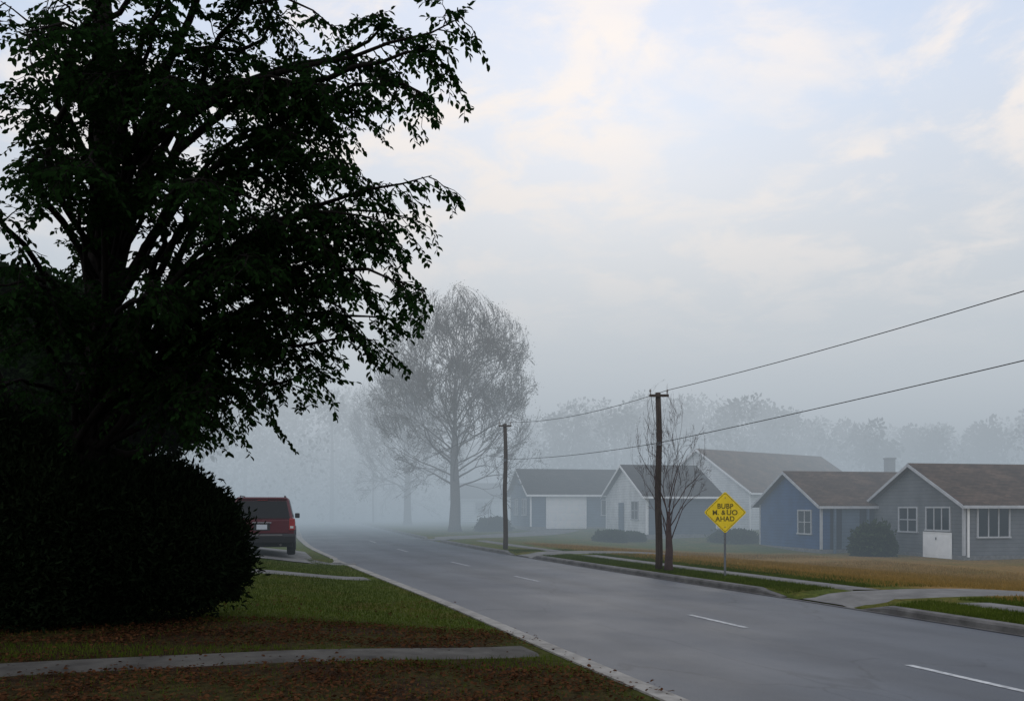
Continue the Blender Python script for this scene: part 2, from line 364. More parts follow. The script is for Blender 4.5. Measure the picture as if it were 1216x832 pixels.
def litter(n, dr, yr, keep):
    P = []
    while len(P) < n:
        d = random.uniform(*dr); y = random.uniform(*yr)
        if random.random() > keep(d, y): continue
        x = float(Xc(y))+d
        if abs(x/max(y,1)) > .68: continue
        if onpath(x,y) and random.random() > .09: continue
        if d > -3.9 and random.random() > .12: continue
        P.append((x, y, (G(d,y) if d < -3.88 else .125)+.02+.015*random.random()))
    P = np.array(P); n = len(P); L_ = .022+.032*rs.rand(n)
    D = rs.randn(n,3)*[1,1,.2]; N_ = rs.randn(n,3)*.35+[0,0,1]
    return P, D, N_, L_
def leafcloud(name, P, D, N_, L_, mat, parent=None, wid=.30):
    P = np.asarray(P, float); D = np.asarray(D, float); N_ = np.asarray(N_, float); L_ = np.asarray(L_, float)[:,None]
    D /= np.linalg.norm(D,axis=1,keepdims=True)+1e-9; Sd = np.cross(D,N_); Sd /= np.linalg.norm(Sd,axis=1,keepdims=True)+1e-9; N2 = np.cross(Sd,D)
    a = P; b = P+D*L_*.3-Sd*L_*wid+N2*L_*.08; c = P+D*L_*.68-Sd*L_*wid*.8+N2*L_*.08; t = P+D*L_-N2*L_*.08; e = P+D*L_*.68+Sd*L_*wid*.8+N2*L_*.08; f = P+D*L_*.3+Sd*L_*wid+N2*L_*.08
    V = np.stack([a,b,c,t,e,f],1).reshape(-1,3); n = len(P); i = np.arange(n)[:,None]*6
    Q = np.concatenate([i+np.array([[0,1,2,3]]), i+np.array([[0,3,4,5]])],0)
    return npmesh(name, V, Q, mat, parent)
P_,D_,N_,L_ = litter(17000, (-13,-3.64), (5.5,15), lambda d,y: (.9 if (y < 8.9 or 9.6 < y < 11.6-.12*(d+4)) else .05)*(.35+.65*(math.sin(d*2.3+y*1.1)*math.sin(y*3.1-d) > -.2)))
tag(leafcloud('fallen_leaves', P_, D_, N_, L_, M['litter'], wid=.34), 'brown and red fallen leaves scattered over the near lawn', 'fallen leaves', kind='stuff')

# ------------------------------------------------------------------ near tree
def bez(a, b, c, t): return a*(1-t)**2+b*(2*t*(1-t))+c*t*t
def rv(s=1): return Vector((random.gauss(0,1),random.gauss(0,1),random.gauss(0,1)))*s
def neartree():
    bx, by = -6.0, 11.6; bz = GX(bx, by)
    root = empty('broadleaf_tree', (0,0,0))
    tag(root, 'huge dark leafy tree filling the left side with drooping branches over the lawn', 'tree')
    tr = MB(); pts = []; rad = []
    for i in range(15):
        t = i/14; pts.append(Vector((bx+.25*math.sin(t*2.4)+.1*t, by+.2*math.sin(t*3), bz-.1+9.8*t))); rad.append(.34*(1-.70*t)+(.14 if i == 0 else .04 if i == 1 else 0))
    tr.tube(pts, rad, 12)
    p2 = [Vector((bx-.1,by,bz+.8+4.5*t))+Vector((-1.7*t**1.2,-.5*t,0)) for t in np.linspace(0,1,8)]
    tr.tube(p2, [.15*(1-.6*t) for t in np.linspace(0,1,8)], 8)
    p3 = [Vector((bx+.1,by,bz+2.2+4.9*t))+Vector((1.3*t**1.3,-.4*t,0)) for t in np.linspace(0,1,8)]
    tr.tube(p3, [.14*(1-.6*t) for t in np.linspace(0,1,8)], 8)
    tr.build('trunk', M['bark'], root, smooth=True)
    tips = [(550,22,8.6),(528,62,8.9),(505,108,8.8),(460,25,9.5),(512,206,8.6),(482,255,9),(506,342,8.4),(480,300,9),(448,405,8.8),(420,372,9.2),(376,440,9),(334,425,9.4),(312,472,9.3),(268,492,9.6),
        (430,130,10),(260,-60,9),(400,-90,9),(150,-100,9),(50,-80,8),(0,100,8),(-100,200,8),(-60,350,8),(30,300,8),(250,210,7.8),(300,300,8),(180,330,8),
        (380,240,10.5),(230,430,9.5),(60,430,10),(410,195,9),(430,290,9.6),(300,385,9.5),(20,200,12),(60,0,10),
        (0,400,11),(100,330,12),(330,255,9),(390,100,8.8),(440,215,9.3),(30,40,7.8),(220,-20,8),(-30,470,9),(350,185,9.8),(435,340,9.0),
        (400,30,9.4),(160,130,9),(60,210,9),(345,370,8.8),(395,300,8.7),(0,0,9),(330,15,9.6),(240,470,9.2),(140,30,9.5),(470,380,9),(460,265,8.7),
        (200,90,8),(110,200,7.9),(330,120,10.5),(110,90,8.4),(250,60,10),(210,190,9)]
    LP=[];LD=[];LN=[];LS=[]; br = MB()
    for (px,py,Y) in tips:
        tip = Vector((W(px,Y),Y,Zp(py,Y)))
        hd = math.hypot(tip.x-bx, tip.y-by)
        oz = min(9.0, max(2.6, tip.z-.3*hd-.1)); tt = (oz-bz)/9.8
        o = Vector((bx+.25*math.sin(tt*2.4)+.1*tt, by+.2*math.sin(tt*3), oz))
        mid = o.lerp(tip,.58)+Vector((0,0,.30*hd+.15))+rv(.3)
        n = 14; w1 = rv(.2); w2 = rv(.15)
        P = [bez(o,mid,tip,i/n)+w1*math.sin(i/n*6.3)+w2*math.sin(i/n*11)*(1-i/n)+rv(.025) for i in range(n+1)]
        r0 = .022+.0075*hd
        br.tube(P, [r0*(1-i/n)**.9+.004 for i in range(n+1)], 6, cap=False)
        Ltot = sum((P[i+1]-P[i]).length for i in range(n)); t = .26 if px < 330 else .40
        # leaf-bearing laterals come in separate sprays with open limb between them
        ph = random.random()*6.3; fq = random.uniform(9,13)
        while t < 1.0:
            if math.sin(t*fq+ph) < -.62 and t < .9: t += .04; continue
            f = t*n; i = min(n-1,int(f)); p = P[i].lerp(P[i+1], f-i); tan = (P[i+1]-P[i]).normalized()
            sd = tan.cross(Vector((0,0,1))).normalized()*random.choice((-1,1))
            dr = (tan*random.uniform(.3,1.0)+sd*random.uniform(.2,1.1)+Vector((0,0,random.uniform(-.8,.28)))).normalized()
            sl = random.uniform(.30,1.0)*(1.25-.8*t)
            q = [p+dr*(sl*k/4)+Vector((0,0,-.30*sl*(k/4)**2))+rv(.014) for k in range(5)]
            br.tube(q, [.009,.007,.006,.004,.003], 3, cap=False)
            k = .05
            while k < sl:
                g = k/sl*4; j = min(3,int(g)); pp = q[j].lerp(q[j+1], g-j); tn = (q[j+1]-q[j]).normalized()
                s2 = tn.cross(Vector((0,0,1))); s2 = (s2.normalized() if s2.length > 1e-3 else Vector((1,0,0)))*random.choice((-1,1))
                d2 = (tn*random.uniform(.3,.9)+s2*random.uniform(.2,1)+Vector((0,0,random.uniform(-.75,.15)))).normalized()
                tl = random.uniform(.12,.30)
                e = pp+d2*tl+Vector((0,0,-.05*tl))
                br.tube([pp,e], [.0035,.002], 3, cap=False)
                m = .03; side = 1
                while m < tl:
                    side = -side; s3 = d2.cross(Vector((0,0,1))); s3 = (s3.normalized() if s3.length > 1e-3 else Vector((1,0,0)))*side
                    LP.append(pp.lerp(e, m/tl)); LD.append(d2*.6+s3*.8+Vector((0,0,-.4))+rv(.25)); LN.append(Vector((0,0,1))+rv(.5)); LS.append(random.uniform(.055,.10)); m += .036
                LP.append(e); LD.append(d2+rv(.2)); LN.append(Vector((0,0,1))+rv(.4)); LS.append(random.uniform(.06,.09))
                k += .085
            t += .10/Ltot
    br.build('branches', M['bark'], root, smooth=True)
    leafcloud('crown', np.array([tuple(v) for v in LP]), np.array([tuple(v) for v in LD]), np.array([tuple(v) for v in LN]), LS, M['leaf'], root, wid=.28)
neartree()

# ------------------------------------------------------------------ bushes
def lump(dv, s):
    return .5*np.sin(dv[:,0]*3.1*s+1)*np.cos(dv[:,1]*2.7*s+2)+.35*np.sin(dv[:,2]*5.3*s+dv[:,0]*4)+.25*np.sin(dv[:,1]*9*s+dv[:,2]*7)+.3*np.sin(dv[:,0]*13*s+dv[:,2]*11)*np.sin(dv[:,1]*12)
def ballfoliage(name, c, rad, n, size, mat, parent, lumpy=.14, core=True, deep=.25, wid=.2, seed=0, outw=1.0, fray=.05):
    r = np.random.RandomState(seed); dv = r.randn(n,3); dv /= np.linalg.norm(dv,axis=1,keepdims=True)
    dv = dv[dv[:,2] > -.75]; n = len(dv)
    k = (1+lumpy*lump(dv, 1+seed % 3*.3))*(1-deep*r.rand(n)**2)*(1+fray*np.abs(r.randn(n)))
    P = np.array(c)+dv*k[:,None]*np.array(rad)
    D = dv*outw+np.array([0,0,.5])+r.randn(n,3)*.8; N_ = r.randn(n,3)+dv
    L_ = size*(.5+1.0*r.rand(n))
    o = leafcloud(name, P, D, N_, L_, mat, parent, wid)
    if core:
        bm = bmesh.new(); bm.from_mesh(o.data); res = bmesh.ops.create_icosphere(bm, subdivisions=4, radius=1)
        vs = res['verts']; a = np.array([tuple(v.co) for v in vs]); kk = (1+lumpy*lump(a, 1+seed % 3*.3))*(1-deep-.03)
        for v, q in zip(vs, np.array(c)+a*kk[:,None]*np.array(rad)): v.co = q
        bm.to_mesh(o.data); bm.free()
    return o
def bush(name, x, y, rx, ry, h, n, size, mat, label, cat='bush', seed=1, lumpy=.14, wid=.2, group=None, extra=(), fray=.05):
    z = GX(x, y); r = empty(name, (x,y,z)); tag(r, label, cat, group)
    mb = MB()
    for k in range(4):
        a = k*1.6+seed; mb.tube([Vector((.05*math.cos(a),.05*math.sin(a),-.05)), Vector((.3*rx*math.cos(a),.3*ry*math.sin(a),h*.5))], [.04,.02], 6)
    mb.build('stem', M['bark'], r)
    ballfoliage('foliage', (0,0,h*.46), (rx,ry,h*.56), n, size, mat, r, lumpy, seed=seed, wid=wid, fray=fray)
    for i, (ex,ey,ez,er,eh) in enumerate(extra):
        ballfoliage('foliage', (ex,ey,ez), (er,er,eh), n//2, size, mat, r, lumpy, seed=seed+i+7, wid=wid, fray=fray)
    return r
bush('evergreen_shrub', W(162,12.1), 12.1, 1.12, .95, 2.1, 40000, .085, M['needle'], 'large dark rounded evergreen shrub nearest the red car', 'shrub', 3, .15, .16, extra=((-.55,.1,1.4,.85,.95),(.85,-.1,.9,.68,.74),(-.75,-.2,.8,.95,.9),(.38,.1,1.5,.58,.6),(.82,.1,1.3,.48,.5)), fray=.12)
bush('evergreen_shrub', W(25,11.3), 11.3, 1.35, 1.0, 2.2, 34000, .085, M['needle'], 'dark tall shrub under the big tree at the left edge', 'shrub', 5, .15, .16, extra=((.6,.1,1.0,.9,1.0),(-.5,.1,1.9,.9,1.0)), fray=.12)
def ballTree(name, x, y, h, cz, rad, n, size, mat, label, seed, lumps=9, trunk=.16, group=None):
    z = GX(x, y); r = empty(name, (x,y,z)); tag(r, label, 'tree', group)
    mb = MB(); rr = random.Random(seed)
    mb.tube([Vector((0,0,-.1)),Vector((.05,0,h*.3)),Vector((0,.05,h*.75))], [trunk*1.3,trunk,trunk*.3], 8)
    cs = []
    for k in range(lumps):
        d = Vector((rr.gauss(0,1),rr.gauss(0,1),rr.gauss(0,.8))); d.normalize(); cs.append((Vector((0,0,cz))+Vector((d.x*rad[0]*.6,d.y*rad[1]*.6,d.z*rad[2]*.62)), rr.uniform(.35,.55)))
        mb.tube([Vector((0,0,h*.3+.03*k)), (Vector((0,0,cz))+cs[-1][0])/2, cs[-1][0]], [trunk*.45,trunk*.25,.02], 5)
    mb.build('trunk', M['bark'], r)
    rg = np.random.RandomState(seed); m = n//lumps; Ps=[]; Ds=[]
    for c, k in cs:
        dv = rg.randn(m,3); dv /= np.linalg.norm(dv,axis=1,keepdims=True); Ps.append(np.array(c)+dv*np.array(rad)*k*(rg.rand(m,1)**.45)); Ds.append(dv+rg.randn(m,3)*.6)
    P = np.concatenate(Ps); D = np.concatenate(Ds)
    leafcloud('crown', P, D, rg.randn(len(P),3)+[0,0,1], size*(.6+.8*rg.rand(len(P))), mat, r, .3)
    return r
ballTree('understory_tree', W(135,15.5), 15.5, 4.8, 3.4, (1.7,1.8,1.6), 20000, .13, M['leaf2'], 'smaller leafy tree behind the dark shrubs under the big tree', 21, 14)
ballTree('understory_tree', W(20,18), 18, 6.2, 4.0, (2.8,2,2.6), 24000, .15, M['leaf2'], 'leafy tree behind the big trunk at the left edge', 22, 14)

# ------------------------------------------------------------------ bare and hazy trees
def grow(mb, p, d, L_, r, depth, sp, up, tips, lf=.78, kids=(2,3), rmin=.004):
    n = 3; pts = [p]; dd = d.copy()
    for i in range(n):
        dd = (dd+rv(.09)+Vector((0,0,up))).normalized(); pts.append(pts[-1]+dd*(L_/n))
    r1 = max(rmin, r*.66)
    mb.tube(pts, [r+(r1-r)*i/n for i in range(n+1)], 7 if r > .08 else (4 if r > .03 else 3), cap=False)
    tips.append((pts[2], depth)); tips.append((pts[-1], depth))
    if depth == 0: return
    for k in range(random.randint(*kids)):
        ax = rv().normalized(); nd = (dd+ax.cross(dd).normalized()*random.uniform(.4,1)*sp).normalized()
        grow(mb, pts[-1], nd, L_*lf*random.uniform(.8,1.12), max(rmin, r1*random.uniform(.72,.92)), depth-1, sp, up, tips, lf, kids, rmin)
    if random.random() < .75 and depth > 0:
        ax = rv().normalized(); nd = (dd+ax.cross(dd).normalized()*sp*1.1).normalized()
        grow(mb, pts[1+random.randint(0,1)], nd, L_*lf*.8, max(rmin, r1*.55), depth-1, sp, up, tips, lf, kids, rmin)
def envelope(A, z0, H, RW, low=5, pw=2.2, gain=1.15, pct=80):
    zz = np.percentile(A[:,2], 99.7); zm = z0+(H-z0)*.50; hh = (H-z0)*.52
    A0 = A[A[:,2] > low]; q = np.percentile(np.hypot(A0[:,0], A0[:,1]), pct)
    def sh(v):
        z_ = z0+(v[2]-z0)*(H-z0)/(zz-z0) if v[2] > z0 else v[2]
        if z_ > H: z_ = H+.03*H*math.tanh((z_-H)/(.05*H))
        u = (z_-zm)/hh; R_ = max(.12*RW, RW*math.sqrt(max(.01, 1-min(1,abs(u))**pw)))
        k = min(1, max(0, (v[2]-z0)/(.18*H))); r_ = math.hypot(v[0],v[1])+1e-6
        f = R_*math.tanh(r_/q*gain)/r_; f = 1+(f-1)*k
        return (v[0]*f, v[1]*f, z_)
    return sh
def hazetree(name, x, y, label, seed, H=17, RW=5.6):
    random.seed(seed); z = GX(x, y); root = empty(name, (x,y,z)); tag(root, label, 'tree')
    mb = MB(); tips = []
    mb.tube([Vector((0,0,-.2)),Vector((0,0,.5)),Vector((.05,0,2)),Vector((0,0,3.6)),Vector((-.05,0,5)),Vector((0,0,7.5)),Vector((.1,0,10))], [.58,.42,.36,.33,.27,.15,.06], 10)
    mb.build('trunk', M['hazebark'], root, smooth=True); mb = MB()
    for k in range(28):
        a = k*2.4; t = k/27
        tilt = 1.42-1.3*t
        d = Vector((math.cos(a)*math.sin(tilt), math.sin(a)*math.sin(tilt), math.cos(tilt)+.12)).normalized()
        grow(mb, Vector((0,0,3.0+5.2*t)), d, 2.4-.2*t, .08-.03*t, 6, .55, .02, tips, .80, (2,2), .0125)
    sh = envelope(np.array(mb.v), 2.8, H, RW, 5, 2.3)
    mb.v = [sh(v) for v in mb.v]
    mb.build('branches', M['hazebark'], root)
    P = []
    for p, dp in tips:
        if dp <= 1 and random.random() < .5:
            P.append(tuple(Vector(sh(p))+rv(.2)))
    P = np.array(P); rg = np.random.RandomState(seed); n = len(P)
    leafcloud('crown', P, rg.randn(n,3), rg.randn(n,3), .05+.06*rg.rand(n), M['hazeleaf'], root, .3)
    return root
tx = W(540,60)
ht = hazetree('street_tree', tx, 60, 'tall misty tree with fine spreading branches beside the road', 5, 17.2, 6.7)
def copytree(o, loc, rz, sc, label):
    c = o.copy(); C.objects.link(c); c.location = loc; c.rotation_euler = (0,0,rz); c.scale = (sc,sc,sc); c['label'] = label
    for ch in list(o.children):
        d = ch.copy(); C.objects.link(d); d.parent = c
    return c
copytree(ht, (W(484,82),82,GX(W(484,82),82)), 2.0, .95, 'fainter misty tree behind and left of the tall misty tree')

random.seed(33)
def baretree():
    x = W(794,22.6); y = 22.6; z = GX(x,y); root = empty('bare_tree', (x,y,z)); tag(root, 'small bare upright tree with fine twigs beside the nearer utility pole', 'tree')
    mb = MB(); mb.tube([Vector((0,0,-.1)),Vector((0,0,.2)),Vector((.02,0,.55)),Vector((0,0,1.0)),Vector((0,0,1.6))], [.15,.11,.10,.08,.045], 9)
    mb.build('trunk', M['twig'], root, smooth=True); mb = MB(); tips = []
    for k in range(12):
        a = k*2.4; e = .25+.45*random.random()
        grow(mb, Vector((.03*math.cos(a),.03*math.sin(a),.7+.09*k)), Vector((math.cos(a)*e,math.sin(a)*e,1)).normalized(), 1.05, .024, 6, .5, .035, tips, .74, (1,2), .0032)
    sh = envelope(np.array(mb.v), .8, 5.05, 1.32, 1.2, 2.4, 1.0, 88)
    mb.v = [sh(v) for v in mb.v]
    mb.build('branches', M['twig'], root)
baretree()

# distant wood, one mass in the fog
def wood():
    rg = np.random.RandomState(4); Ps=[];Ds=[];Ss=[]; tk = MB()
    spots = []
    for px in range(640, 1340, 10):
        Y = 94+rg.rand()*24; top = 490-24*math.sin((px-640)*.011)-20*rg.rand()+ (8 if px < 760 else 0); spots.append((px+rg.randn()*5, Y, top))
    for px in range(230, 450, 12):
        Y = 92+rg.rand()*36; top = 458+ (px-300)*.10+14*rg.randn(); spots.append((px+rg.randn()*4, Y, top))
    for px in range(430, 660, 13):
        Y = 112+rg.rand()*35; spots.append((px+rg.randn()*5, Y, 520-20*rg.rand()))
    for px in range(-140, 230, 22):
        spots.append((px, 60+rg.rand()*25, 400+60*rg.rand()))
    for (px, Y, top) in spots:
        x = W(px,Y); h = Zp(top,Y); z0 = GX(x,Y); h -= z0; w = h*.30
        tk.tube([Vector((x,Y,z0-.2)),Vector((x+.1,Y,z0+h*.4)),Vector((x,Y,z0+h*.85))], [.3,.22,.06], 6)
        for k in range(14):
            t = rg.rand(); c = np.array([x+rg.randn()*w*.6*(1.1-t), Y+rg.randn()*w*.5, z0+h*(.12+.76*t)]); m = 80
            dv = rg.randn(m,3); dv /= np.linalg.norm(dv,axis=1,keepdims=True); Ps.append(c+dv*w*(.28+.28*(1-t))*rg.rand(m,1)**.4*[1,1,1.1]); Ds.append(dv+rg.randn(m,3)*.5); Ss.append(.26+.32*rg.rand(m))
    P = np.concatenate(Ps); D = np.concatenate(Ds); Sz = np.concatenate(Ss)
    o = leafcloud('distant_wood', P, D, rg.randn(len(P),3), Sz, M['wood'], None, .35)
    t = tk.build('tmp', M['hazebark']); bm = bmesh.new(); bm.from_mesh(o.data); n = len(bm.faces); bm.from_mesh(t.data); bm.faces.ensure_lookup_table()
    o.data.materials.append(M['hazebark'])
    for f in bm.faces[n:]: f.material_index = 1
    bm.to_mesh(o.data); bm.free(); me = t.data; bpy.data.objects.remove(t); bpy.data.meshes.remove(me)
    tag(o, 'fog-veiled woodland rising behind the houses and road', 'woodland', kind='stuff')
wood()

# ------------------------------------------------------------------ houses
RZ = math.atan2(.2,.98)
class House:
    def __init__(s, corner, L_, Wd, h, apex, wallm, roofm, label, rz=RZ, z=None, trim='trim', ov=.35):
        x, y = corner; z = GX(x,y) if z is None else z; T = M[trim]
        s.r = empty('house', (x,y,z), rz); tag(s.r, label, 'house'); s.L = L_; s.W = Wd; s.h = h; s.a = apex
        mb = MB(); mb.prism([(0,-.9),(Wd,-.9),(Wd,h),(Wd/2,apex),(0,h)], 'x', 0, L_); mb.build('wall', wallm, s.r)
        fo = MB(); fo.box(-.04,L_+.04,-.04,Wd+.04,-.92,.16); fo.build('foundation', M['chimgrey'], s.r)
        mb = MB(); th = .12; sl = (apex-h)/(Wd/2); g0 = -ov; g1 = L_+ov
        for sg in (0,1):
            e = -ov if sg == 0 else Wd+ov; ze = h-sl*ov
            mb.prism([(e,ze+.02),(Wd/2,apex+.02),(Wd/2,apex+.02+th),(e,ze+.02+th)], 'x', g0, g1)
        s.roof = mb.build('roof', roofm, s.r)
        mb = MB()
        for xa, xb in ((g0-.035,g0-.002),(g1+.002,g1+.035)):
            for sg in (0,1):
                e = -ov-.02 if sg == 0 else Wd+ov+.02; ze = h-sl*ov
                mb.prism([(e,ze-.04),(Wd/2,apex-.04),(Wd/2,apex+.11),(e,ze+.11)], 'x', xa, xb)
        mb.box(g0,g1,-ov-.05,-ov-.012,h-sl*ov-.04,h-sl*ov+.09)
        mb.build('fascia', T, s.r)
        mb = MB(); mb.prism([(-.036,-.036),(.07,-.036),(.07,-.002),(-.002,-.002),(-.002,.07),(-.036,.07)], 'z', .17, h-.02); mb.build('corner_board', T, s.r)
        mb = MB(); mb.box(-.035,-.002,Wd-.08,Wd+.03,.17,h-.02); mb.build('corner_board', T, s.r)
    def bx(s, mb, face, a0, a1, z0, z1, o0, o1):
        if face == 'gable': mb.box(-o1,-o0,a0,a1,z0,z1)
        else: mb.box(a0,a1,-o1,-o0,z0,z1)
    def window(s, face, a0, a1, z0, z1, cols=2, rows=1):
        mb = MB(); f = .07
        s.bx(mb,face,a0-f,a1+f,z1,z1+f,.002,.06); s.bx(mb,face,a0-f-.03,a1+f+.03,z0-f,z0,.002,.09); s.bx(mb,face,a0-f,a0,z0,z1,.002,.06); s.bx(mb,face,a1,a1+f,z0,z1,.002,.06)
        for i in range(1,cols): c = a0+(a1-a0)*i/cols; s.bx(mb,face,c-.025,c+.025,z0,z1,.004,.05)
        for i in range(1,rows):
            c = z0+(z1-z0)*i/rows
            for k in range(cols):
                u = a0+(a1-a0)*k/cols+.026; v = a0+(a1-a0)*(k+1)/cols-.026; s.bx(mb,face,u,v,c-.02,c+.02,.004,.045)
        w = mb.build('window', M['trim'], s.r)
        mb = MB(); s.bx(mb,face,a0,a1,z0,z1,.003,.02); mb.build('pane', M['glass'], w)
    def door(s, face, a0, a1, z0, z1, mat=None, glass=False, double=False, low=False):
        o_ = .045
        mb = MB(); s.bx(mb,face,a0-.07,a0,z0,z1+.06,.041,.06); s.bx(mb,face,a1,a1+.07,z0,z1+.06,.041,.06); s.bx(mb,face,a0,a1,z1,z1+.06,.041,.06)
        s.bx(mb,face,a0,a1,z0,z1,.041,.050)
        n = 2 if double else 1
        for i in range(n):
            u = a0+(a1-a0)*i/n+.08; v = a0+(a1-a0)*(i+1)/n-.08; s.bx(mb,face,u,v,z0+.12,z1-.12 if low else z0+(z1-z0)*.42,.051,.058)
        d = mb.build('door', mat or M['white'], s.r)
        hz = z1-.3 if low else z0+1.0
        mb = MB(); c = (a0+a1)/2+.06 if double else a1-.1; s.bx(mb,face,c-.02,c+.02,hz,hz+.12,.059,.09); mb.build('handle', M['metal'], d)
    def garage(s, a0, a1, z1):
        mb = MB(); s.bx(mb,'front',a0,a1,.02,z1,.05,.08); rows = 4; cols = 4
        for i in range(rows):
            for j in range(cols):
                u = a0+(a1-a0)*j/cols; v = a0+(a1-a0)*(j+1)/cols; s.bx(mb,'front',u+.06,v-.06,.02+(z1-.02)*i/rows+.06,.02+(z1-.02)*(i+1)/rows-.05,.081,.095)
        s.bx(mb,'front',a0-.1,a0-.001,.02,z1+.1,.05,.11); s.bx(mb,'front',a1+.001,a1+.1,.02,z1+.1,.05,.11); s.bx(mb,'front',a0,a1,z1+.001,z1+.1,.05,.11)
        mb.build('garage_door', M['white'], s.r)
    def chimney(s, x, y, w, z1, mat):
        sl = (s.a-s.h)/(s.W/2); z0 = s.a-abs(y-s.W/2)*sl-.5
        mb = MB(); mb.box(x,x+w,y,y+w,z0,z1); mb.box(x-.05,x+w+.05,y-.05,y+w+.05,z1+.001,z1+.12); mb.build('chimney', mat, s.roof)
    def downspout(s):
        mb = MB(); mb.box(.12,.2,-.11,-.04,.1,s.h-.15); mb.build('downspout', M['white'], s.r)
grey = siding('grey_siding', (.17,.18,.195)); blue = siding('blue_siding', (.045,.105,.24)); whit = siding('white_siding', (.82,.83,.84)); bg = siding('bluegrey_siding', (.13,.18,.25)); pale = siding('pale_siding', (.42,.44,.45))
rb = shingle('brown_shingles', (.125,.088,.066)); rg_ = shingle('grey_shingles', (.055,.048,.045)); rt = shingle('tan_shingles', (.16,.105,.07))
A = House((19.8,36.9), 11, 6.5, 2.47, 4.25, grey, rb, 'grey house at the right edge with low white double doors in its gable end', z=-.45)
A.window('gable', 3.05, 4.3, 1.15, 2.25, 2, 2); A.window('gable', .85, 2.35, 1.27, 2.25, 3, 1); A.door('gable', .75, 2.5, -.02, 1.10, double=True, low=True); A.window('front', .7, 2.25, 1.0, 2.25, 3, 1); A.window('front', 5.5, 7.2, 1.0, 2.25, 2, 1); A.downspout()
Bh = House((15.6,42.5), 9, 6.3, 2.45, 4.12, blue, rb, 'small blue house with a shadowed side porch beside the grey house', z=-.45)
Bh.window('gable', .9, 2.1, .95, 2.1, 2, 2)
mb = MB(); mb.box(.5,4.6,-.012,-.003,.16,2.25); mb.build('porch_shade', siding('porch_shade_siding', (.03,.045,.075)), Bh.r)  # dark sheet on the wall; the open porch's shade is put into its colour
for xx in (.55,2.4,4.3):
    mb = MB(); mb.box(xx,xx+.1,-.32,-.22,-.3,2.32); mb.build('porch_post', bg, Bh.r)
Bh.door('front', 1.2, 2.05, .17, 2.15, mat=bg)
Ch = House((16.4,58), 15, 9, 3.0, 6.0, whit, rt, 'tall white-gabled house with a brown roof rising behind the blue house', rz=math.atan2(.6,.8), z=0, trim='white')
Ch.window('gable', 1.5, 2.6, 1.2, 2.4, 2, 2); Ch.window('gable', 4.0, 5.0, 3.4, 4.3, 2, 1); Ch.window('front', 3, 4.6, 1.2, 2.4, 2, 2)
Dh = House((8.3,52), 4.7, 8, 2.6, 4.55, whit, rg_, 'dark roofed house with a white gable behind the bare tree', z=.0, trim='white')
Dh.window('gable', 1.4, 2.6, 1.1, 2.2, 2, 2); Dh.door('gable', 4.2, 5.1, .05, 2.1, mat=bg)
mb = MB(); mb.box(.15,4.6,-.012,-.003,.17,2.5); cl = mb.build('wall_cladding', siding('slate_siding', (.09,.115,.155)), Dh.r)
Eh = House((1.3,59), 8.2, 7, 2.5, 4.25, bg, rg_, 'blue-grey house with a white garage door nearest the misty tree', z=.33, trim='white')
Eh.garage(1.2, 3.95, 2.2); Eh.window('gable', 1.2, 2.6, 1.0, 2.1, 2, 2); Eh.window('gable', 4.2, 5.4, 1.0, 2.1, 2, 2); Eh.window('front', 5.2, 6.6, 1.0, 2.0, 2, 1)
Fh = House((W(548,84),84), 9, 7, 2.5, 4.0, whit, rg_, 'faint pale house far off in the fog behind the tall tree')
Fh.window('front', 1.4, 3.0, 1.0, 2.1, 2, 1); Fh.window('front', 5.4, 7.0, 1.0, 2.1, 2, 1); Fh.door('front', 3.9, 4.8, .1, 2.1)
Gh = House((W(1000,62),62), 9, 7, 2.6, 4.6, pale, rt, 'mostly hidden house with a grey chimney behind the grey and blue houses', z=-.1)
Gh.chimney(6.0, 3.0, .6, 5.75, M['chimgrey'])
for (px,Y,rx,h,lab,sd) in ((1037,40.2,.75,1.3,'dark green bush between the blue and grey houses',2),(725,50,.7,.5,'low bush in front of the white gable behind the bare tree',4),(752,51,.5,.4,'smallest low bush just right of another bush by the white gable',6),
    (586,60,.9,.8,'bush at the left side of the house with the garage door',7),(872,50,1.0,.6,'low dark bush just left of the blue house',9)):
    bush('garden_bush', W(px,Y), Y, rx, rx*.9, h, 4000, .17, M['hedge'], lab, 'bush', sd, .28, .3, extra=((rx*.6,-.2,h*.35,rx*.55,h*.4),(-rx*.6,.1,h*.3,rx*.6,h*.38)), fray=.15)

# ------------------------------------------------------------------ poles and wires
def pole(px, Y, top, label, arm=True, x=None, H=None):
    x = W(px,Y) if x is None else x; z = GX(x,Y); r = empty('utility_pole', (x,Y,z)); tag(r, label, 'utility pole', 'wooden utility poles along the road')
    H = (Zp(top,Y)-z) if H is None else H
    mb = MB(); mb.tube([Vector((.02*math.sin(i*1.3),0,-.2+(H+.2)*i/8)) for i in range(9)], [.105-.03*i/8 for i in range(9)], 10); mb.build('pole', M['pole'], r, smooth=True)
    if arm:
        mb = MB(); mb.box(-.27,.26,-.13,-.085,H-.13,H-.06); mb.build('crossarm', M['pole'], r)
        for k in (-.24,.22):
            mb = MB(); mb.tube([Vector((k,-.107,H-.06)),Vector((k,-.107,H-.0)),Vector((k,-.107,H+.02)),Vector((k,-.107,H+.07))], [.012,.014,.03,.018], 8); mb.build('insulator', M['ceramic'], r)
    mb = MB(); mb.box(-.05,.05,-.13,-.08,H*.70,H*.70+.1); mb.build('cable_clamp', M['metal'], r)
    return Vector((x,Y,z+H)), H
t1, H1 = pole(782, 23, 466, 'nearer utility pole standing in front of the small bare tree')
t2, H2 = pole(600, 34.7, 503, 'second utility pole between the misty tree and the garage house')
t3, H3 = pole(443, 92, 558, 'faint thin utility pole far down the road in the fog', arm=False)
